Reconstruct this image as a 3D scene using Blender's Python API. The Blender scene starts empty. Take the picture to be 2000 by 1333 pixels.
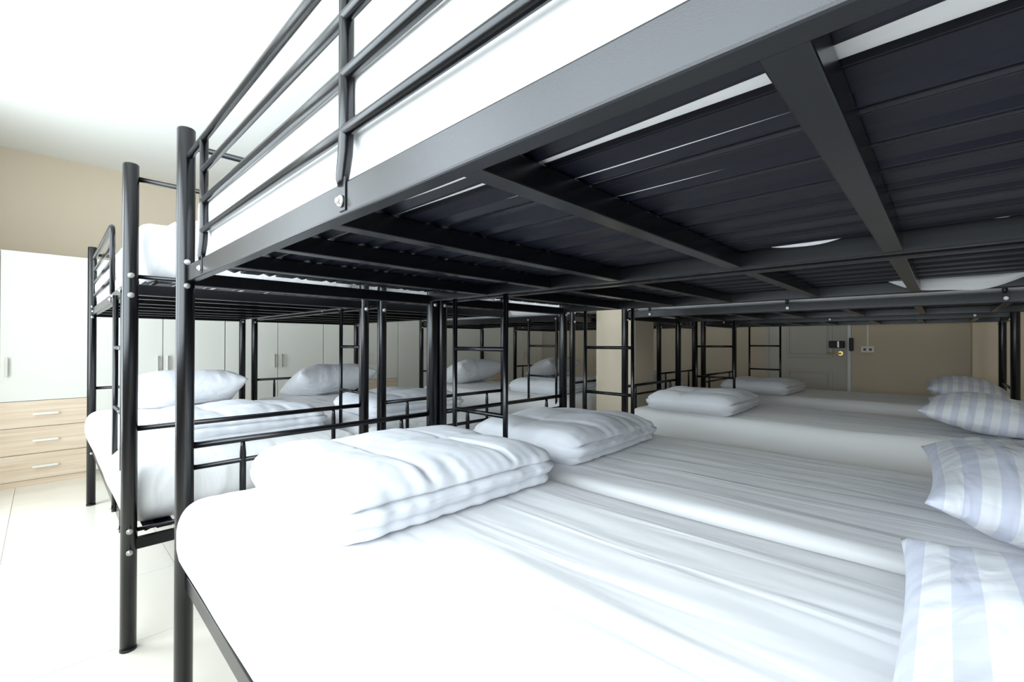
import bpy, bmesh, math, random
from mathutils import Vector, Matrix, noise
random.seed(7)
PI = math.pi
S = bpy.context.scene
C = S.collection

# ------------------------------------------------------------------ camera
F_PX, YAW, PITCH, ROLL = 877.9, -0.0200, 0.0044, 0.0025
CAM = Vector((0, 0, 1.1))
a = PI/4 + YAW
d0 = Vector((math.cos(a), math.sin(a), 0)); r0 = Vector((math.sin(a), -math.cos(a), 0)); u0 = Vector((0, 0, 1))
d1 = d0*math.cos(PITCH) + u0*math.sin(PITCH); u1 = u0*math.cos(PITCH) - d0*math.sin(PITCH)
r2 = r0*math.cos(ROLL) + u1*math.sin(ROLL); u2 = u1*math.cos(ROLL) - r0*math.sin(ROLL)
cam_data = bpy.data.cameras.new('camera'); cam = bpy.data.objects.new('camera', cam_data); C.objects.link(cam)
M = Matrix((r2, u2, -d1)).transposed().to_4x4(); M.translation = CAM
cam.matrix_world = M
cam_data.sensor_width = 36; cam_data.lens = F_PX/2000*36
cam_data.clip_start = 0.02
S.camera = cam

# ------------------------------------------------------------------ light and exposure
S.view_settings.view_transform = 'Standard'; S.view_settings.look = 'None'
S.view_settings.gamma = 1.0; S.view_settings.use_curve_mapping = False
S.view_settings.exposure = -0.40
S.cycles.use_denoising = True
S.cycles.max_bounces = 10; S.cycles.diffuse_bounces = 6; S.cycles.glossy_bounces = 4
w = bpy.data.worlds.new('sky'); S.world = w; w.use_nodes = True
bg = w.node_tree.nodes['Background']; bg.inputs[0].default_value = (0.80, 0.92, 1.0, 1); bg.inputs[1].default_value = 1.5
WALL_L = -0.78          # window wall
WINS = [(-1.00, 2.35, 0.85, 2.52), (2.7, 4.2, 0.05, 2.55)]   # y0, y1, z0, z1
WPOW = [205, 125]
def daylight(y0, y1, z0, z1, power, col):
    L = bpy.data.lights.new('window_daylight', 'AREA'); L.shape = 'RECTANGLE'; L.size = y1-y0; L.size_y = z1-z0
    L.energy = power; L.color = col
    o = bpy.data.objects.new('window_daylight', L); C.objects.link(o)
    o.location = (WALL_L-0.22, (y0+y1)/2, (z0+z1)/2)
    # -Z of the lamp towards +X, its X along world Y
    o.matrix_world = Matrix.Translation(o.location) @ Matrix(((0, 0, -1), (1, 0, 0), (0, -1, 0))).to_4x4()
    return o
for wv, p in zip(WINS, WPOW): daylight(*wv, p, (0.83, 0.935, 1.0))

# ------------------------------------------------------------------ materials
def newmat(name):
    m = bpy.data.materials.new(name); m.use_nodes = True
    nt = m.node_tree; return m, nt, nt.nodes['Principled BSDF']
def N(nt, t, **k):
    n = nt.nodes.new(t)
    for a_, b_ in k.items(): setattr(n, a_, b_)
    return n
def plain(name, col, rough=0.5, metal=0.0, bump=0.0, bscale=200, spec=0.5, var=0.0, coord='Object'):
    m, nt, p = newmat(name)
    p.inputs['Base Color'].default_value = (*col, 1); p.inputs['Roughness'].default_value = rough
    p.inputs['Metallic'].default_value = metal; p.inputs['Specular IOR Level'].default_value = spec
    tc = N(nt, 'ShaderNodeTexCoord'); nz = N(nt, 'ShaderNodeTexNoise'); nz.inputs['Scale'].default_value = bscale
    nz.inputs['Detail'].default_value = 4
    nt.links.new(tc.outputs[coord], nz.inputs['Vector'])
    if bump:
        b = N(nt, 'ShaderNodeBump'); b.inputs['Strength'].default_value = bump; b.inputs['Distance'].default_value = 0.002
        nt.links.new(nz.outputs['Fac'], b.inputs['Height']); nt.links.new(b.outputs[0], p.inputs['Normal'])
    if var:
        n2 = N(nt, 'ShaderNodeTexNoise'); n2.inputs['Scale'].default_value = 3; nt.links.new(tc.outputs[coord], n2.inputs['Vector'])
        mx = N(nt, 'ShaderNodeMixRGB'); mx.inputs[1].default_value = (*[c*(1-var) for c in col], 1); mx.inputs[2].default_value = (*[min(1, c*(1+var)) for c in col], 1)
        nt.links.new(n2.outputs['Fac'], mx.inputs[0]); nt.links.new(mx.outputs[0], p.inputs['Base Color'])
    return m
M_METAL = plain('black_powder_coat', (0.0018, 0.0019, 0.0034), 0.25, 0.0, 0.06, 700, 0.5, 0.15)
M_SLAT = plain('slat_steel', (0.0034, 0.0040, 0.0105), 0.40, 0.0, 0.05, 300, 0.26, 0.2)
M_BOLT = plain('zinc_bolt', (0.62, 0.62, 0.60), 0.32, 0.9)
M_DARKCAP = plain('black_plastic', (0.008, 0.008, 0.008), 0.5)
M_WALL = plain('beige_wall_paint', (0.64, 0.55, 0.43), 0.7, 0, 0.05, 60, 0.3, 0.02)
M_CEIL = plain('ceiling_paint', (0.82, 0.82, 0.79), 0.8, 0, 0.03, 60, 0.2)
M_TILE = plain('cream_glazed_tile', (0.82, 0.77, 0.68), 0.13, 0, 0.02, 8, 0.5, 0.04)
M_GROUT = plain('grout', (0.66, 0.61, 0.53), 0.8)
M_LOCK = plain('white_laminate', (0.72, 0.71, 0.66), 0.38, 0, 0.02, 90, 0.4)
M_LOCKB = plain('white_laminate_body', (0.60, 0.59, 0.55), 0.5)
M_HANDLE = plain('brushed_handle', (0.62, 0.60, 0.55), 0.35, 0.7)
M_HANDLE_W = plain('pale_handle', (0.80, 0.79, 0.74), 0.4, 0.2)
M_DOOR = plain('grey_door_paint', (0.52, 0.49, 0.45), 0.5, 0, 0.03, 80)
M_TRIM_GAPLIGHT = plain('white_trim_and_gap_light', (0.80, 0.82, 0.82), 0.5)  # white trim; on the door edge it also paints in light from the gap
M_BRASS = plain('brass', (0.75, 0.55, 0.22), 0.25, 1.0)
M_PLASTIC = plain('ivory_plastic', (0.85, 0.82, 0.76), 0.4)
M_DARK = plain('dark_slot', (0.12, 0.11, 0.10), 0.6)
M_ALU = plain('window_aluminium', (0.75, 0.76, 0.77), 0.4, 0.6)

def wood():
    m, nt, p = newmat('light_oak_laminate')
    tc = N(nt, 'ShaderNodeTexCoord'); mp = N(nt, 'ShaderNodeMapping'); mp.inputs['Scale'].default_value = (0.9, 8, 24)
    nt.links.new(tc.outputs['Object'], mp.inputs[0])
    nz = N(nt, 'ShaderNodeTexNoise'); nz.inputs['Scale'].default_value = 1.6; nz.inputs['Detail'].default_value = 8; nz.inputs['Distortion'].default_value = 0.6
    nt.links.new(mp.outputs[0], nz.inputs['Vector'])
    cr = N(nt, 'ShaderNodeValToRGB'); e = cr.color_ramp.elements
    e[0].position = 0.32; e[0].color = (0.60, 0.46, 0.33, 1); e[1].position = 0.66; e[1].color = (0.74, 0.63, 0.50, 1)
    x = cr.color_ramp.elements.new(0.5); x.color = (0.69, 0.56, 0.42, 1)
    nt.links.new(nz.outputs['Fac'], cr.inputs[0]); nt.links.new(cr.outputs[0], p.inputs['Base Color'])
    p.inputs['Roughness'].default_value = 0.45
    return m
M_WOOD = wood()

def cloth(name, col, streak=0.5, sc=(11, 1.3, 5), stripes=False, puff=0.0):
    m, nt, p = newmat(name)
    p.inputs['Roughness'].default_value = 0.85; p.inputs['Specular IOR Level'].default_value = 0.2
    p.inputs['Sheen Weight'].default_value = 0.15
    tc = N(nt, 'ShaderNodeTexCoord'); mp = N(nt, 'ShaderNodeMapping'); mp.inputs['Scale'].default_value = sc
    nt.links.new(tc.outputs['Object'], mp.inputs[0])
    n1 = N(nt, 'ShaderNodeTexNoise'); n1.inputs['Scale'].default_value = 1.0; n1.inputs['Detail'].default_value = 1.6; n1.inputs['Distortion'].default_value = 0.9
    nt.links.new(mp.outputs[0], n1.inputs['Vector'])
    n2 = N(nt, 'ShaderNodeTexNoise'); n2.inputs['Scale'].default_value = 9; n2.inputs['Detail'].default_value = 3
    nt.links.new(tc.outputs['Object'], n2.inputs['Vector'])
    ad = N(nt, 'ShaderNodeMath', operation='MULTIPLY_ADD'); ad.inputs[1].default_value = 0.10
    nt.links.new(n2.outputs['Fac'], ad.inputs[0]); nt.links.new(n1.outputs['Fac'], ad.inputs[2])
    b = N(nt, 'ShaderNodeBump'); b.inputs['Strength'].default_value = streak; b.inputs['Distance'].default_value = 0.02
    nt.links.new(ad.outputs[0], b.inputs['Height']); nt.links.new(b.outputs[0], p.inputs['Normal'])
    if stripes:
        sx = N(nt, 'ShaderNodeSeparateXYZ'); nt.links.new(tc.outputs['Object'], sx.inputs[0])
        def band(out, period, duty):
            q = N(nt, 'ShaderNodeMath', operation='MULTIPLY'); q.inputs[1].default_value = 1/period; nt.links.new(out, q.inputs[0])
            o = N(nt, 'ShaderNodeMath', operation='ADD'); o.inputs[1].default_value = 20.2; nt.links.new(q.outputs[0], o.inputs[0])
            f = N(nt, 'ShaderNodeMath', operation='FRACT'); nt.links.new(o.outputs[0], f.inputs[0])
            g = N(nt, 'ShaderNodeMath', operation='LESS_THAN'); g.inputs[1].default_value = duty; nt.links.new(f.outputs[0], g.inputs[0])
            return g
        s1 = band(sx.outputs['Y'], 0.054, 0.48); s2 = band(sx.outputs['X'], 0.070, 0.45)
        m1 = N(nt, 'ShaderNodeMixRGB'); m1.inputs[1].default_value = (*col, 1); m1.inputs[2].default_value = (0.64, 0.66, 0.77, 1)
        nt.links.new(s1.outputs[0], m1.inputs[0])
        k = N(nt, 'ShaderNodeMath', operation='MULTIPLY'); k.inputs[1].default_value = 0.16; nt.links.new(s2.outputs[0], k.inputs[0])
        m2 = N(nt, 'ShaderNodeMixRGB'); m2.inputs[2].default_value = (0.45, 0.46, 0.56, 1)
        nt.links.new(k.outputs[0], m2.inputs[0]); nt.links.new(m1.outputs[0], m2.inputs[1]); nt.links.new(m2.outputs[0], p.inputs['Base Color'])
    else:
        p.inputs['Base Color'].default_value = (*col, 1)
    return m
M_SHEET = cloth('white_cotton_sheet', (0.81, 0.805, 0.81), 0.50)
M_QUILT = cloth('white_microfibre_quilt', (0.755, 0.77, 0.81), 0.28, (7, 9, 7))
M_PILLOW = cloth('striped_sateen_pillowcase', (0.81, 0.825, 0.86), 0.4, (9, 24, 6), True)

# ------------------------------------------------------------------ mesh helpers
class MB:
    def __init__(s): s.v = []; s.f = []; s.sm = []
    def add(s, vs, fs, smooth):
        o = len(s.v); s.v += [tuple(x) for x in vs]; s.f += [tuple(i+o for i in f) for f in fs]
        s.sm += smooth if isinstance(smooth, list) else [smooth]*len(fs)
        return s
    def box(s, x0, x1, y0, y1, z0, z1, b=0.0):
        if b <= 0:
            vs = [(x, y, z) for z in (z0, z1) for y in (y0, y1) for x in (x0, x1)]
            fs = [(0, 2, 3, 1), (4, 5, 7, 6), (0, 1, 5, 4), (2, 6, 7, 3), (0, 4, 6, 2), (1, 3, 7, 5)]
            return s.add(vs, fs, False)
        bm = bmesh.new(); bmesh.ops.create_cube(bm, size=1)
        for v in bm.verts:
            v.co = Vector(((x0+x1)/2 + v.co.x*(x1-x0), (y0+y1)/2 + v.co.y*(y1-y0), (z0+z1)/2 + v.co.z*(z1-z0)))
        bmesh.ops.bevel(bm, geom=list(bm.edges), offset=b, segments=2, profile=0.5, affect='EDGES')
        bm.verts.index_update()
        s.add([v.co[:] for v in bm.verts], [[v.index for v in f.verts] for f in bm.faces], False); bm.free(); return s
    def tube(s, pts, r, n=12, cap=True):
        pts = [Vector(p) for p in pts]; vs = []; fs = []; sm = []
        up = None
        for i, p in enumerate(pts):
            t = ((pts[min(i+1, len(pts)-1)] - p).normalized() + (p - pts[max(i-1, 0)]).normalized()).normalized()
            if up is None:
                up = Vector((0, 0, 1)) if abs(t.z) < 0.9 else Vector((1, 0, 0))
            a_ = (up - t*up.dot(t)).normalized(); b_ = t.cross(a_); up = a_
            rr = r[i] if isinstance(r, (list, tuple)) else r
            for k in range(n):
                th = 2*PI*k/n; vs.append(p + (a_*math.cos(th) + b_*math.sin(th))*rr)
        for i in range(len(pts)-1):
            for k in range(n):
                fs.append((i*n+k, i*n+(k+1) % n, (i+1)*n+(k+1) % n, (i+1)*n+k)); sm.append(True)
        if cap:
            fs.append(tuple(range(n))[::-1]); sm.append(False)
            fs.append(tuple((len(pts)-1)*n+k for k in range(n))); sm.append(False)
        return s.add(vs, fs, sm)
    def build(s, name, mat, parent=None, loc=None):
        me = bpy.data.meshes.new(name); me.from_pydata(s.v, [], s.f); me.update()
        me.polygons.foreach_set('use_smooth', s.sm)
        bm = bmesh.new(); bm.from_mesh(me); bmesh.ops.recalc_face_normals(bm, faces=bm.faces); bm.to_mesh(me); bm.free()
        me.materials.append(mat)
        return link(name, me, parent, loc)
def link(name, me, parent=None, loc=None):
    o = bpy.data.objects.new(name, me); C.objects.link(o)
    if parent: o.parent = parent
    if loc is not None: o.location = loc
    return o
def tag(o, label=None, cat=None, group=None, kind=None):
    if label: o['label'] = label
    if cat: o['category'] = cat
    if group: o['group'] = group
    if kind: o['kind'] = kind
    return o
def empty(name, loc=(0, 0, 0), rz=0):
    o = bpy.data.objects.new(name, None); C.objects.link(o); o.location = loc; o.rotation_euler = (0, 0, rz); o.empty_display_size = 0.1
    return o
def copy_tree(o, parent=None):
    c = o.copy(); C.objects.link(c)
    if parent: c.parent = parent
    for ch in list(o.children): copy_tree(ch, c)
    return c
def corner_pts(a_, c_, b_, r, n=6):
    """polyline a-c-b with the corner c rounded to radius r"""
    a_, c_, b_ = Vector(a_), Vector(c_), Vector(b_)
    p = c_ + (a_-c_).normalized()*r; q = c_ + (b_-c_).normalized()*r
    out = []
    for i in range(n+1):
        t = i/n; out.append(p*(1-t)**2 + c_*2*t*(1-t) + q*t*t)
    return out

def soft_box(sx, sy, sz, rx, rz, stp, disp=None, stz=None, mb=None, org=(0, 0, 0)):
    """box of size sx,sy,sz centred in x,y and standing on z=0, with pillowy edges; disp(p, n) moves points"""
    nx, ny, nz = max(4, int(sx/stp)), max(4, int(sy/stp)), max(4, int(sz/(stz or stp)))
    idx = {}; vs = []; fs = []
    def vert(i, j, k):
        key = (i, j, k)
        if key in idx: return idx[key]
        # denser sampling near the edges
        def e(t): return 0.5 - 0.5*math.cos(PI*t)
        tx, ty, tz = i/nx, j/ny, k/nz
        tx = tx*0.8 + e(tx)*0.2; ty = ty*0.8 + e(ty)*0.2; tz = tz*0.5 + e(tz)*0.5
        p = Vector(((tx-.5)*sx, (ty-.5)*sy, (tz-.5)*sz))
        hx, hy, hz = sx/2-rx, sy/2-rx, sz/2-rz
        q = Vector((max(-hx, min(hx, p.x)), max(-hy, min(hy, p.y)), max(-hz, min(hz, p.z))))
        dd = p-q; e3 = Vector((dd.x/rx, dd.y/rx, dd.z/rz))
        m_ = max(abs(e3.x), abs(e3.y), abs(e3.z))
        if m_ > 1e-9 and e3.length > 1e-9:
            e3 = e3*(m_/e3.length)
        p = q + Vector((e3.x*rx, e3.y*rx, e3.z*rz))
        n_ = Vector((e3.x/rx, e3.y/rx, e3.z/rz)); n_ = n_.normalized() if n_.length > 1e-9 else Vector((0, 0, 1 if k == nz else -1))
        p.z += sz/2
        if disp: p = disp(p, n_)
        idx[key] = len(vs); vs.append((p.x+org[0], p.y+org[1], p.z+org[2])); return idx[key]
    for (A, B, cst) in (('x', 'y', 'z'), ('x', 'z', 'y'), ('y', 'z', 'x')):
        na = {'x': nx, 'y': ny}[A]; nb = {'y': ny, 'z': nz}[B]; nc = {'x': nx, 'y': ny, 'z': nz}[cst]
        for side in (0, nc):
            for i in range(na):
                for j in range(nb):
                    q = []
                    for (di, dj) in ((0, 0), (1, 0), (1, 1), (0, 1)):
                        c_ = {A: i+di, B: j+dj, cst: side}; q.append(vert(c_['x'], c_['y'], c_['z']))
                    fs.append(tuple(q))
    mb = mb or MB()
    return mb.add(vs, fs, True)

# ------------------------------------------------------------------ room shell
RX0, RX1, RY0, RY1, RZ = WALL_L, 6.60, -4.6, 5.56, 2.70
fl = MB().box(RX0, RX1, RY0, RY1, -0.12, -0.008).build('floor', M_GROUT); tag(fl, kind='structure')
tp = 0.60; tile_me = None
jx, jy = -0.145, 2.74
x = jx - tp*math.ceil((jx-RX0)/tp)
while x < RX1:
    y = jy - tp*math.ceil((jy-RY0)/tp)
    while y < RY1:
        x0, x1, y0, y1 = max(x, RX0)+.001, min(x+tp, RX1)-.001, max(y, RY0)+.001, min(y+tp, RY1)-.001
        if x1-x0 > .02 and y1-y0 > .02:
            full = (x1-x0) > tp-.01 and (y1-y0) > tp-.01
            if full and tile_me: link('tile', tile_me, fl, (x+tp/2, y+tp/2, 0))
            elif full:
                o = MB().box(-tp/2+.001, tp/2-.001, -tp/2+.001, tp/2-.001, -.0085, 0, .0006).build('tile', M_TILE, fl, (x+tp/2, y+tp/2, 0)); tile_me = o.data
            else:
                MB().box(x0, x1, y0, y1, -.0085, 0).build('tile', M_TILE, fl)
        y += tp
    x += tp
tag(MB().box(RX0-.2, RX1+.2, RY0-.2, RY1+.2, RZ, RZ+.15).build('ceiling', M_CEIL), kind='structure')
tag(MB().box(RX0-.2, RX1+.2, RY1, RY1+.15, -.12, RZ).build('wall_back', M_WALL), kind='structure')
tag(MB().box(RX0-.2, RX1+.2, RY0-.15, RY0, -.12, RZ).build('wall_front', M_WALL), kind='structure')
DX = RX1
D0, D1 = 0.815, 1.665        # door opening along Y
mb = MB().box(DX, DX+.15, RY0, D0-.03, -.12, RZ).box(DX, DX+.15, D1+.03, RY1, -.12, RZ).box(DX, DX+.15, D0-.03, D1+.03, 2.07, RZ)
tag(mb.build('wall_right', M_WALL), kind='structure')
tag(MB().box(6.28, DX, -1.3, -0.20, 0, RZ, .004).build('wall_pilaster', M_WALL), kind='structure')
# window wall with two openings
mb = MB(); ys = RY0
for (y0, y1, z0, z1) in WINS:
    mb.box(RX0-.15, RX0, ys, y0, -.12, RZ); mb.box(RX0-.15, RX0, y0, y1, -.12, z0); mb.box(RX0-.15, RX0, y0, y1, z1, RZ); ys = y1
mb.box(RX0-.15, RX0, ys, RY1, -.12, RZ)
tag(mb.build('wall_left', M_WALL), kind='structure')
for n, (y0, y1, z0, z1) in enumerate(WINS):
    f = empty('window_%d' % (n+1), (RX0-.07, (y0+y1)/2, z0)); tag(f, kind='structure')
    hy, hz = (y1-y0)/2, z1-z0
    g = MB()
    for yy in (-hy, -hy/3, hy/3, hy): g.box(-.02, .02, yy-.02 if yy > -hy else yy, yy+.02 if yy < hy else yy, 0, hz)
    g.box(-.02, .02, -hy, hy, 0, .04).box(-.02, .02, -hy, hy, hz-.04, hz)
    g.build('window_frame', M_ALU, f)
    MB().box(-.02, .20, -hy-.04, hy+.04, -.03, 0, .004).build('window_sill', M_TRIM_GAPLIGHT, f, (0.03, 0, 0))
# structural column in the aisle
tag(MB().box(3.15, 3.463, 1.715, 2.065, 0, RZ, .004).build('wall_column', M_WALL), kind='structure')
# skirting on door wall
mb = MB().box(DX-.012, DX, -.20, D0-.06, 0, .09, .003).box(DX-.012, DX, D1+.06, 5.05, 0, .09, .003)
tag(mb.build('baseboard_right', M_TRIM_GAPLIGHT), kind='structure')

# door
dr = empty('door_1', (DX, (D0+D1)/2, 0)); tag(dr, kind='structure')
hw = (D1-D0)/2
lf = MB().box(.015, .05, -hw+.012, hw-.012, .01, 2.04)
def door_panel(mbx, ya, yb, za, zb):
    t = .028
    mbx.box(.003, .015, ya, yb, za, za+t, .003).box(.003, .015, ya, yb, zb-t, zb, .003)
    mbx.box(.003, .015, ya, ya+t, za+t, zb-t, .003).box(.003, .015, yb-t, yb, za+t, zb-t, .003)
    mbx.box(.006, .016, ya+.05, yb-.05, za+.05, zb-.05, .004)
lf.build('door_leaf', M_DOOR, dr)
for (ya, yb) in ((-hw+.16, hw-.21),):
    for (za, zb) in ((.12, .78), (.93, 1.9)):
        q = MB(); door_panel(q, ya, yb, za, zb); q.build('door_panel', M_DOOR, dr)
MB().box(-.012, .06, -hw-.024, -hw+.006, 0, 2.08, .003).build('door_frame', M_TRIM_GAPLIGHT, dr)  # white edge: light leaking through the door gap, put into the frame colour
MB().box(-.004, .06, hw-.006, hw+.030, 0, 2.08, .003).box(-.004, .06, -hw-.024, hw+.030, 2.045, 2.10, .003).build('door_frame', M_DOOR, dr)
lk = MB().box(-.03, .015, -hw+.035, -hw+.19, 1.05, 1.135, .008).build('rim_lock', M_DARKCAP, dr)
MB().box(-.034, -.028, -hw+.085, -hw+.105, 1.055, 1.13, .002).build('lock_plate', M_HANDLE, lk)
MB().box(-.035, -.008, -hw-.050, -hw-.008, 1.015, 1.17, .006).build('lock_keep', M_DARKCAP, dr)
hd = MB().tube([(.015, -hw+.075, .985), (-.012, -hw+.075, .985)], .026, 20).tube([(-.012, -hw+.075, .985), (-.05, -hw+.075, .985), (-.055, -hw+.10, .985), (-.055, -hw+.20, .99)], [.010, .010, .010, .008], 12)
hd.build('lever_handle', M_BRASS, dr)
# outlet with its conduit
out = empty('power_outlet', (DX, .635, 1.035)); tag(out, 'ivory double power outlet with a thin cable on the wall right of the door', 'outlet')
MB().box(-.022, 0, -.062, .062, -.036, .036, .005).build('outlet_box', M_PLASTIC, out)
for yy in (-.026, .026): MB().box(-.024, -.02, yy-.012, yy+.012, -.014, .014).build('socket', M_DARK, out)
MB().box(-.010, 0, -.006, .006, .034, 1.60).build('cable_cover', M_PLASTIC, out)

# ------------------------------------------------------------------ lockers along the back wall
LY, LH = 5.036, 1.787
def locker(x0, wd, drawers, label):
    root = empty('wardrobe', (x0, LY, 0)); tag(root, label, 'wardrobe', 'white wardrobes along the back wall')
    h = wd/2
    MB().box(.002, wd-.002, .02, .52, .04, LH).box(.01, wd-.01, .05, .5, 0, .04).build('body', M_LOCKB, root)
    for s in (0, 1):
        z0 = .65 if (drawers and s == 1) else .05
        xa, xb = s*h+.003, (s+1)*h-.003
        d_ = MB().box(xa, xb, 0, .019, z0, LH-.003, .0015).build('door', M_LOCK, root)
        hx = h-.035 if s == 0 else h+.035
        MB().box(hx-.008, hx+.008, -.028, -.020, .84, .98, .002).box(hx-.005, hx+.005, -.022, 0, .85, .865).box(hx-.005, hx+.005, -.022, 0, .955, .97).build('handle', M_HANDLE, d_)
        if drawers and s == 1:
            for (za, zb) in ((.448, .646), (.243, .444), (.045, .239)):
                w_ = MB().box(xa, xb, 0, .019, za, zb, .0015).build('drawer', M_WOOD, root)
                zc_ = (za+zb)/2; xc = (xa+xb)/2
                MB().box(xc-.07, xc+.07, -.028, -.020, zc_-.008, zc_+.008, .002).box(xc-.06, xc-.045, -.022, 0, zc_-.005, zc_+.005).box(xc+.045, xc+.06, -.022, 0, zc_-.005, zc_+.005).build('handle', M_HANDLE_W, w_)
            MB().box(xa, xb, .004, .019, 0, .042).build('plinth', M_WOOD, root)
LB = [-.71, .255, 1.22, 2.18, 3.14, 4.10, 5.04, 6.0]
LLAB = ['white wardrobe with three light oak drawers under its right door, left of the nearest bunks',
        'white two-door wardrobe right of the oak drawers, behind the first bunk of the back row',
        'white two-door wardrobe whose pair of handles shows between twin posts and ladder',
        'white wardrobe with a brown drawer front showing right of the second back-row pillow',
        'white two-door wardrobe behind the gap between the second and third back-row bunks',
        'shaded wardrobe with drawers behind the pillow of the third back-row bunk',
        'shaded two-door wardrobe nearest the far corner, behind the fourth back-row bunk']
for i in range(7): locker(LB[i], LB[i+1]-LB[i]-.002, i in (0, 3, 5), LLAB[i])
tag(MB().box(6.0, RX1, LY+.02, LY+.5, 0, LH).build('trim_1', M_LOCKB), kind='structure')

# ------------------------------------------------------------------ bunk bed
W, L, PR = 0.90, 2.04, 0.0235
ZU, DZ = 1.281, 0.915          # underside of upper rails, drop to the lower level
bolt_me = {}
def bolt(parent, loc, axis, r=.0098):
    key = (axis, r)
    if key not in bolt_me:
        m_ = MB(); ax = Vector({'-y': (0, -1, 0), '+y': (0, 1, 0), '-x': (-1, 0, 0), '+x': (1, 0, 0)}[axis])
        o = Vector((0, 0, 0))
        m_.tube([o, o+ax*.002, o+ax*.0035], [r, r, r*.85], 18)
        m_.tube([o+ax*.003, o+ax*.006, o+ax*.0075], [r*.62, r*.60, r*.42], 14)
        m_.tube([o+ax*.0076, o+ax*.0079], [r*.22, r*.22], 6)
        bolt_me[key] = m_.build('bolt', M_BOLT, parent, loc); return bolt_me[key]
    return link('bolt', bolt_me[key].data, parent, loc)
def make_bed():
    root = empty('bunk_bed')
    # posts with their bolts
    pme = None
    for (px, py) in ((0, 0), (W, 0), (0, L), (W, L)):
        if pme is None:
            p = MB().tube([(0, 0, 0), (0, 0, 1.736), (0, 0, 1.740)], [PR, PR, PR-.003], 28).build('post', M_METAL, root, (px, py, 0)); pme = p.data
        else: p = link('post', pme, root, (px, py, 0))
        for zz in (1.3373, 1.2669, .4269, .3517):
            sg = -1 if py == 0 else 1
            bolt(p, (0, sg*(PR-.001), zz), '-y' if sg < 0 else '+y')
            if zz > 1 or py: bolt(p, (0, -sg*(PR-.001), zz), '+y' if sg < 0 else '-y', .0082)
        c_ = link('foot_cap', foot_me, p)
    for dz in (0, -DZ):
        for s in (0, 1):
            xa, xb = (0, .026) if s == 0 else (W-.026, W)
            MB().box(xa, xb, .012, L-.012, ZU+dz, ZU+.047+dz, .003).build('side_rail', M_METAL, root)
        for yy in (0, L):
            MB().box(.012, W-.012, yy-.0125, yy+.0125, ZU-.012+dz, ZU+.028+dz, .003).build('end_rail', M_METAL, root)
            MB().tube([(.01, yy, ZU+.056+dz), (W-.01, yy, ZU+.056+dz)], .0075, 10).build('end_bar', M_METAL, root)
        cme = None
        for yy in CT:
            if cme is None:
                c_ = MB().box(.02, W-.02, 0, .030, ZU+.002+dz, ZU+.038+dz, .002).build('cross_tube', M_METAL, root, (0, yy, 0)); cme = c_.data
            else: link('cross_tube', cme, root, (0, yy, 0))
        for k in range(8):
            o = link('slat', slat_me, root, (W-.037-.104*k-.090, .015, ZU+.039+dz)); SLATS.append(o)
    for yy in (0, L):
        MB().tube([(.015, yy, 1.69), (W-.015, yy, 1.69)], .0095, 12).build('end_bar', M_METAL, root)
        MB().tube([(.015, yy, .787), (W-.015, yy, .787)], .0100, 12).build('end_bar', M_METAL, root)
        if yy == 0: MB().tube([(.015, yy, .720), (W-.015, yy, .720)], .0078, 12).build('lower_bar', M_METAL, root)
        for xx, sg in ((.155, 1), (W-.155, -1)):
            MB().tube([(xx, yy, .784), (xx, yy, .765), (xx, yy, .74), (xx, yy, .375)], [.006, .0078, .0098, .0098], 12).build('end_support', M_METAL, root)
    # ladder on side x=0
    ld = MB()
    ux = -.004
    for yy in (.156, .455): ld.tube([(ux, yy, .375), (ux, yy, 1.30)], .0100, 14)
    lo = ld.build('ladder', M_METAL, root)
    for zz in (1.076, .824, .571):
        MB().tube([(ux, .156, zz), (ux, .455, zz)], .0088, 12).build('rung', M_METAL, lo)
    for yy in (.156, .455):
        bolt(lo, (ux-.0095, yy, 1.297), '-x', .007); bolt(lo, (ux-.0095, yy, .392), '-x', .007)
    # full guard on side x=W, short guard on the ladder side
    GZ = (1.652, 1.566, 1.483, 1.402)
    gx = W-.004
    g = MB().tube([(gx, .030, GZ[0]), (gx, L-.030, GZ[0])], .0095, 14)
    for zz in GZ[1:]: g.tube([(gx, .19, zz), (gx, 1.85, zz)], .0085, 14)
    for yy in (.19, 1.02, 1.85):
        g.tube([(gx-.002, yy, GZ[0]), (gx-.002, yy, 1.40), (gx-.001, yy, 1.37), (gx+.0015, yy, 1.348), (gx+.0035, yy, 1.332), (gx+.004, yy, 1.322)], [.0105, .0105, .0105, .0100, .009, .006], 14)
        g.box(gx+.0035, gx+.0062, yy-.006, yy+.014, 1.286, 1.334, .001)
    go = g.build('guard_rail', M_METAL, root)
    for yy in (.19, 1.02, 1.85): bolt(go, (gx+.0065, yy+.003, 1.300), '+x', .0085)
    gx = .004; ya, yb = .72, 1.90
    g = MB().tube([(gx, ya, 1.325)] + corner_pts((gx, ya, 1.4), (gx, ya, GZ[0]), (gx, yb, GZ[0]), .05) + corner_pts((gx, ya, GZ[0]), (gx, yb, GZ[0]), (gx, yb, 1.3), .05) + [(gx, yb, 1.325)], .0105, 14)
    for zz in GZ[1:]: g.tube([(gx, ya, zz), (gx, yb, zz)], .0085, 12)
    for yy in (ya, yb): g.box(gx-.0065, gx-.003, yy-.011, yy+.011, 1.286, 1.337, .001)
    go = g.build('guard_rail', M_METAL, root)
    for yy in (ya, yb): bolt(go, (gx-.0065, yy, 1.300), '-x', .0085)
    return root
CT = (.36, .665, .925, 1.255, 1.55, 1.85)
tmp = MB().tube([(0, 0, 0), (0, 0, .009), (0, 0, .010)], [PR+.001, PR+.001, PR], 24).build('foot_cap', M_DARKCAP); foot_me = tmp.data; bpy.data.objects.remove(tmp)
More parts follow.
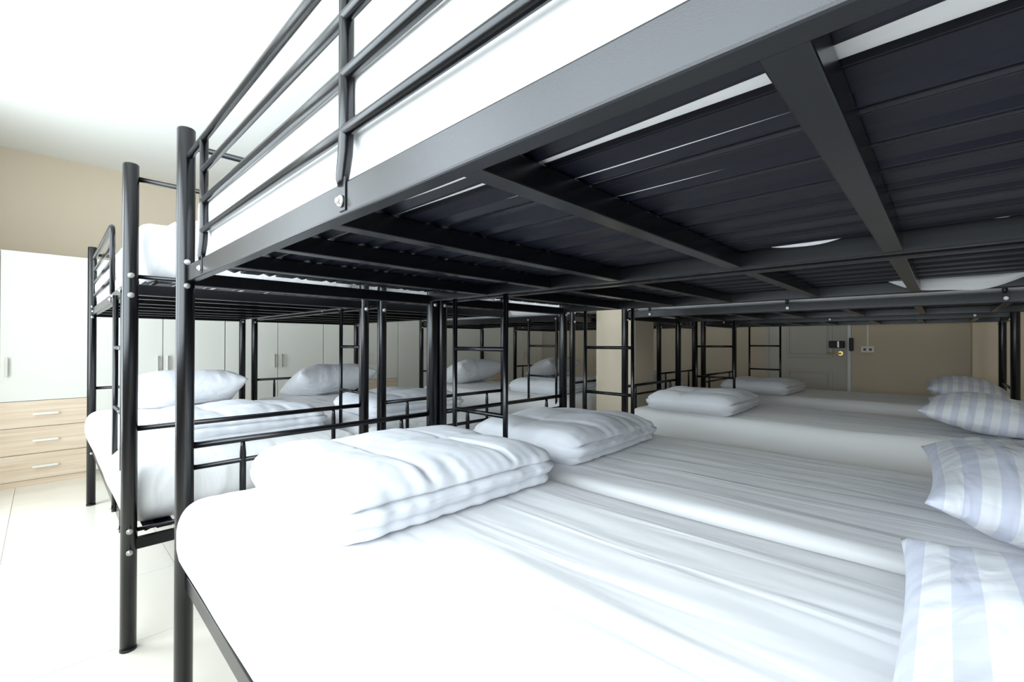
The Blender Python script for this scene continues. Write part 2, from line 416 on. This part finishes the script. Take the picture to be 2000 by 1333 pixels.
# folded steel slat: profile in x-z run along y
prof = [(0, .004), (.001, 0), (.006, 0), (.033, .011), (.036, 0), (.052, .0005), (.083, 0), (.0845, .004), (.086, 0), (.088, 0), (.090, .005)]
th = .0012
def slat_mesh(sec=1, bend=None):
    m_ = MB(); LL = L-.03
    n_ = len(prof); vs = []; fs = []
    for q in range(sec+1):
        yy = LL*q/sec
        for (px, pz) in prof: vs.append((px+(bend(yy, px) if bend else 0), yy, pz))
        for (px, pz) in prof: vs.append((px+(bend(yy, px) if bend else 0), yy, pz+th))
    k = 2*n_; K = k*sec
    for q in range(sec):
        b = q*k
        for i in range(n_-1):
            fs.append((b+i, b+i+1, b+k+i+1, b+k+i)); fs.append((b+n_+i, b+k+n_+i, b+k+n_+i+1, b+n_+i+1))
        fs.append((b, b+k, b+k+n_, b+n_)); fs.append((b+n_-1, b+n_+n_-1, b+k+n_+n_-1, b+k+n_-1))
    for i in range(n_-1):
        fs.append((i, n_+i, n_+i+1, i+1)); fs.append((K+i, K+i+1, K+n_+i+1, K+n_+i))
    m_.add(vs, fs, False); o = m_.build('slat', M_SLAT); me = o.data; bpy.data.objects.remove(o); return me
slat_me = slat_mesh(); SLATS = []
bed0 = make_bed()
R1Y = 1.6376; R2Y = 2.1045
#        x origin, y origin, rotation, label
BEDS = [(1.1925, R1Y, PI, 'nearest black metal bunk bed, its grey-lit upper rail crossing the top of the view'),
        (2.145, R1Y, PI, 'black metal bunk bed second from the front, side by side with the nearest one'),
        (3.800, R1Y+.02, PI, 'black metal bunk bed just beyond the beige column, third across in the near row'),
        (5.370, R1Y+.06, PI, 'black metal bunk bed closest to the grey door, last in the near row'),
        (.2132, R2Y, 0, 'black metal bunk bed in front of the oak drawers, first in the back row'),
        (1.2150, R2Y, 0, 'black metal bunk bed second in the back row, before the white wardrobe handles'),
        (2.875, R2Y, 0, 'black metal bunk bed third in the back row, just left of the beige column'),
        (4.385, R2Y+.01, 0, 'black metal bunk bed fourth in the back row, partly hidden behind the beige column')]
for i, (bx, by, rz, lab) in enumerate(BEDS):
    o = bed0 if i == 0 else copy_tree(bed0)
    o.location = (bx, by, 0); o.rotation_euler = (0, 0, rz-(.005 if i == 4 else 0))
    if rz == 0:          # the back row has a single bar at the foot
        for ch in [c for c in o.children if c.name.startswith('lower_bar')]: bpy.data.objects.remove(ch)
    tag(o, lab, 'bunk bed', 'black metal bunk beds')
rnd = random.Random(3)
for o in [c for c in C.objects if c.name.startswith('slat')]:
    o.rotation_euler = (0, 0, rnd.uniform(-.0012, .0012)); o.location.x += rnd.uniform(-.001, .001)
# on the nearest bed the second slat is pushed aside towards the head, leaving a wide gap
ss = sorted([c for c in bed0.children if c.name.startswith('slat') and c.location.z > 1], key=lambda c: -c.location.x)
ss[0].data = slat_mesh(24, lambda y, px: .024*max(0, (y-1.05)/.65)**2*(1 if y < 1.7 else 1) if y < 1.7 else .024*(1+.1*(y-1.7)))
ss[1].data = slat_mesh(24, lambda y, px: -.006*max(0, min(1, (y-1.2)/.5)) + .0015*math.sin(y*9))

def P2W(i, lx, ly, z):
    bx, by, rz, _ = BEDS[i]; s = -1 if rz else 1
    return (bx+s*lx, by+s*ly, z)

# ------------------------------------------------------------------ mattresses
def mat_disp(seed, amp):
    def f(p, n_):
        q = Vector((p.x*7, p.y*1.2, p.z*3+seed*9.1))
        a1 = noise.noise(q)*amp*.5
        a2 = noise.noise(Vector((p.x*26, p.y*2.0+seed, p.z*6)))*amp*.45*(1 if n_.z > .5 else .7)
        a3 = noise.noise(Vector((p.x*3, p.y*3, seed)))*amp*.7
        cr = 0
        if n_.z > .3:
            u = 2*p.x/.95; v = 2*p.y/1.98
            cr = .006*max(0, (1-u*u))*max(0, (1-v**4))
        q = p + n_*(a1+a2+a3) + Vector((0, 0, cr))
        k = max(0, 1-p.z/.11)**1.5
        q.x *= 1-.055*k; q.y *= 1-.02*k
        return q
    return f
def mattress_mesh(wd, seed, stp, amp=.006, rx=.065, rz=.085, h=.235):
    m_ = soft_box(wd, 1.985, h, rx, rz, stp, mat_disp(seed, amp), stz=.02)
    return m_
fine = mattress_mesh(.965, 1, .016, .0055, h=.232).build('mattress', M_SHEET)
me_low = mattress_mesh(.950, 2, .03, .006, h=.232).build('mattress', M_SHEET)
me_up = mattress_mesh(.868, 4, .028, .004, .05, .07, .225).build('mattress', M_SHEET)
MLAB_L = ['wide white sheeted mattress filling the foreground, lower bunk of the nearest bed',
          'white mattress on the lower bunk of the second bed, beside the foreground mattress',
          'white mattress with a pale side band on the third lower bunk, past the aisle gap',
          'shaded white mattress on the lower bunk closest to the grey door',
          'white mattress bulging over the rail on the lower bunk before the oak drawers',
          'white mattress on the second lower bunk of the back row',
          'white mattress on the third lower bunk of the back row',
          'shaded mattress on the lower bunk behind the beige column']
MLAB_U = ['bright white mattress behind the guard bars of the nearest upper bunk',
          'white mattress on the upper bunk of the second near-row bed, seen from below',
          'white mattress edge on the third near-row upper bunk, above its bolted rail',
          'mattress on the upper bunk closest to the grey door',
          'white mattress on the upper bunk before the oak drawers, behind the short guard rail',
          'white mattress edge on the second upper bunk of the back row',
          'pale mattress side showing on the third upper bunk of the back row',
          'mattress on the upper bunk behind the beige column']
for i in range(8):
    for lev in (0, 1):
        src = (fine if i == 0 else me_low) if lev == 0 else me_up
        first = (i == 0 and lev == 0) or (i == 1 and lev == 0) or (i == 0 and lev == 1)
        o = src if first else link('mattress', src.data)
        z = ZU+.046-(DZ if lev == 0 else 0)
        o.location = P2W(i, W/2, L/2, z); o.rotation_euler = (0, 0, PI*(i % 2) if i else 0)
        tag(o, (MLAB_L if lev == 0 else MLAB_U)[i], 'mattress', 'white mattresses on the %s bunks' % ('lower' if lev == 0 else 'upper'))
# loose sheet tails hanging between slats and rail
def tail(x0, y0, y1, drop, mattress, wob=1.0):
    vs = []; fs = []; n_ = 24; m_ = 6
    for i in range(n_+1):
        t = i/n_; yy = y0+(y1-y0)*t; sag = drop*math.sin(PI*t)**.8
        for j in range(m_+1):
            s = j/m_
            vs.append((x0-.035*wob*math.sin(PI*s)*(.5+.5*math.sin(PI*t)) + .006*wob*math.sin(9*t+3*s), yy, ZU+.056-sag*s+.004*wob*math.sin(14*t)*s))
    for i in range(n_):
        for j in range(m_):
            a_ = i*(m_+1)+j; fs.append((a_, a_+1, a_+m_+2, a_+m_+1))
    # give it thickness
    k = len(vs); vs += [(x_+.0015, y_, z_) for (x_, y_, z_) in vs]; fs += [tuple(q+k for q in reversed(f)) for f in fs]
    o = MB().add(vs, fs, True).build('sheet_edge', M_SHEET, mattress)
    mb_ = Matrix.Translation(mattress.location) @ mattress.rotation_euler.to_matrix().to_4x4()
    o.matrix_parent_inverse = mb_.inverted(); return o

# ------------------------------------------------------------------ folded quilts
def quilt_mesh(sx, sy, h, seed, stp):
    def seam(v, ws): return sum(math.exp(-((v-w_)/.0075)**2) for w_ in ws)
    def f(p, n_):
        x, y, z = p.x, p.y, p.z
        t = x/sx+.5
        big = noise.noise(Vector((x*4+seed, y*4, z*4)))*.012
        fr = noise.noise(Vector((x*30+seed*2, y*4, z*7)))*.0050*math.exp(-((y+sy/2)/.10)**2)
        fr += noise.noise(Vector((x*5, y*28+seed, z*8)))*.0035*math.exp(-((x-sx/2)/.09)**2)
        fr += noise.noise(Vector((x*9+seed, y*9, 2)))*.003 + noise.noise(Vector((x*26+y*9, y*6-x*5, seed)))*.0016
        up = max(0, n_.z); sd = 1-abs(n_.z)**2
        # folded layers open on the foot-away side and on the right
        c1 = h*(.60-.05*t+.05*noise.noise(Vector((x*6, y*6, seed)))); c2 = h*(.27+.03*noise.noise(Vector((x*7, y*7, seed+4))))
        op = max(0, -n_.y)**.7*min(1, max(0, t-.02)/.10) + max(0, n_.x)**.7 + .6*max(0, n_.y)
        op = min(1, op)
        g = math.exp(-((z-c1)/(h*.045))**2)*.030 + math.exp(-((z-c2)/(h*.04))**2)*.020
        lay = .010*math.sin(z/h*PI*3)**2 - (.012*max(0, .5-z/h) if 0 else 0)
        out = (-g+lay+.014*(1-z/h))*op*sd
        s_ = 0; puff = 0
        if n_.z > .15:
            s_ = -.0085*(seam(x+.08*y, (-.13, .15)) + seam(y+.05*x, (.03,)))*min(1, n_.z*1.6)
            puff = .007*abs(math.sin((x+.12)*PI/.28))*abs(math.sin((y+.05*x-.03)*PI/.30))*up
        edge = -.030*max(0, abs(2*x/sx))**5*up - .018*max(0, abs(2*y/sy))**6*up - .010*t*up
        return Vector((x, y, z)) + n_*(big*.5*sd + big*up + fr + out) + Vector((0, 0, s_+puff+edge))
    return soft_box(sx, sy, h, .07, h*.46, stp, f, stz=.0058)
q_fine = quilt_mesh(.74, .60, .150, 3.3, .0095).build('folded_quilt', M_QUILT)
q_std = quilt_mesh(.70, .56, .135, 8.7, .014).build('folded_quilt', M_QUILT)
Z_LOW = ZU+.046-DZ+.232+.004
# centre x, y, rz, scale z, label
QL = [(.785, 1.205, math.radians(-1.5), 1.0, 'large plump white folded quilt in the foreground, at the foot of the nearest lower bunk'),
      (1.640, 1.235, math.radians(1.5), 1.0, 'white folded quilt behind the black ladder, on the second lower bunk'),
      (3.205, 1.215, math.radians(2), 1.0, 'white folded quilt on the third lower bunk, right of the beige column'),
      (4.75, 1.24, math.radians(-2), .95, 'shaded white folded quilt nearest the grey door'),
      (.690, 2.62, math.radians(1), 1.0, 'white folded quilt behind the end bar of the bunk before the oak drawers'),
      (1.665, 2.66, math.radians(-2), 1.0, 'white folded quilt on the second lower bunk of the back row'),
      (3.330, 2.66, math.radians(2), 1.0, 'white folded quilt on the third lower bunk of the back row, left of the column'),
      (4.850, 2.70, 0, 1.0, 'shaded folded quilt on the lower bunk behind the beige column')]
for i, (qx, qy, rz, sz, lab) in enumerate(QL):
    src = q_fine if i in (0,) else q_std
    o = src if i in (0, 1) else link('folded_quilt', src.data)
    o.location = (qx, qy, Z_LOW-.004); o.rotation_euler = (0, 0, rz); o.scale = (1, 1, sz)
    tag(o, lab, 'quilt', 'folded white quilts on the lower bunks')
o = link('folded_quilt', q_std.data); o.location = (.735, 2.78, ZU+.046+.225+.001); o.scale = (1, 1, 1.0)
tag(o, 'white folded quilt on top of the upper bunk before the oak drawers', 'quilt')

# ------------------------------------------------------------------ pillows
def pillow_mesh(sx, sy, h, seed, n=64, blunt=2.6):
    vs = []; fs = []; m_ = int(n*.75)
    def pt(i, j, top):
        u = -1+2*i/n; v = -1+2*j/m_
        # cushion outline: sides pulled in, corners left as ears
        ou = u*(1-.10*(1-v*v)*abs(u)**3*0 - .07*abs(u)**2*(1-v*v)); ov = v*(1-.09*abs(v)**2*(1-u*u))
        ou = u*(1-.055*(1-abs(v)**2.5)); ov = v*(1-.08*(1-abs(u)**2.5))
        prof_ = max(0, (1-abs(u)**blunt))**.60 * max(0, (1-abs(v)**(blunt-.2)))**.58
        x_, y_ = ou*sx/2, ov*sy/2
        z_ = h*.5*prof_
        ew = (abs(u)**3+abs(v)**3)*.5
        ang = math.atan2(v, u)
        wr = noise.noise(Vector((x_*6+seed, y_*22, top*3.0)))*.008*(1-abs(v)**6) + noise.noise(Vector((x_*5, y_*5, seed+top)))*.012
        wr += noise.noise(Vector((ang*7, (u*u+v*v)*.9, seed+5*top)))*.010*ew
        wr += noise.noise(Vector((y_*34+seed, x_*4, top*2)))*.009*abs(u)**4
        sgn = 1 if top else -1
        z_ = sgn*(z_*(1.12 if top else .88) + wr*prof_**.35 + .0015)
        if abs(u) > .999 or abs(v) > .999: z_ = sgn*.0
        z_ += .012*math.sin(3*u+seed)*math.cos(2*v)*ew
        return (x_, y_, z_)
    idx = {}
    for top in (1, 0):
        for i in range(n+1):
            for j in range(m_+1):
                edge = i in (0, n) or j in (0, m_)
                key = (i, j, 1 if edge else top)
                if key not in idx: idx[key] = len(vs); vs.append(pt(i, j, 1 if edge else top))
        for i in range(n):
            for j in range(m_):
                q = []
                for (a_, b_) in ((i, j), (i+1, j), (i+1, j+1), (i, j+1)):
                    e_ = a_ in (0, n) or b_ in (0, m_); q.append(idx[(a_, b_, 1 if e_ else top)])
                fs.append(tuple(q) if top else tuple(reversed(q)))
    return MB().add(vs, fs, True)
M_PILLOW_B = cloth('white_pillowcase', (0.82, 0.83, 0.86), 0.5, (9, 12, 6))
p_c = pillow_mesh(.68, .46, .215, 9.4, 60, 4.2).build('pillow', M_PILLOW_B)
p_a = pillow_mesh(.72, .48, .18, 1.7, 84).build('pillow', M_PILLOW)
p_b = pillow_mesh(.72, .47, .205, 6.1, 60).build('pillow', M_PILLOW)
PL = [((.760, -.180, .715), (3, 0, 0), 0, 'striped pillow cut by the right edge, lying closest to the viewer on the foreground mattress'),
      ((1.670, -.190, .728), (8, 0, 2), 1, 'grey and white striped pillow with a pinched corner, on the second lower bunk'),
      ((3.330, -.155, .735), (8, 0, -2), 0, 'white pillow with faint stripes on the third lower bunk'),
      ((4.920, -.120, .735), (8, 0, 3), 1, 'shaded striped pillow farthest back in the near row'),
      ((.690, 3.83, .760), (-20, 0, -3), 2, 'rumpled white pillow on the bunk before the oak drawers'),
      ((1.720, 3.85, .765), (-22, 0, 2), 2, 'puckered white pillow leaning in front of the wardrobe handles, second back-row bunk'),
      ((3.340, 3.85, .765), (-22, 0, 2), 2, 'puckered grey-white pillow on the third lower bunk of the back row'),
      ((4.84, 3.86, .765), (-20, 0, 0), 2, 'shaded grey pillow on the lower bunk behind the beige column')]
for i, (loc, rot, k, lab) in enumerate(PL):
    src = (p_a, p_b, p_c)[k]; o = src if i in (0, 1, 4) else link('pillow', src.data)
    o.location = loc; o.rotation_euler = tuple(math.radians(r) for r in rot)
    tag(o, lab, 'pillow', 'striped pillows at the heads of the lower bunks')

def upper(i): return [c for c in C.objects if c.get('label') == MLAB_U[i]][0]
tail(2.095, -.24, .17, .060, upper(1))
for (x_, ya, yb, dr_) in ((1.160, .11, .33, .022), (1.160, .36, .43, .010), (1.165, .93, 1.02, .014), (1.155, -.12, -.02, .016), (1.162, 1.28, 1.36, .016)): tail(x_, ya, yb, dr_, upper(0), .15)
for (x_, ya, yb, dr_) in ((2.105, .30, .52, .018), (2.105, .62, .72, .016), (2.105, 1.25, 1.33, .016)): tail(x_, ya, yb, dr_, upper(1), .15)
for (x_, ya, yb, dr_) in ((3.77, .30, .75, .016), (3.77, -.1, .2, .014), (3.0, 1.36, 1.5, .014)): tail(x_, ya, yb, dr_, upper(2), .15)
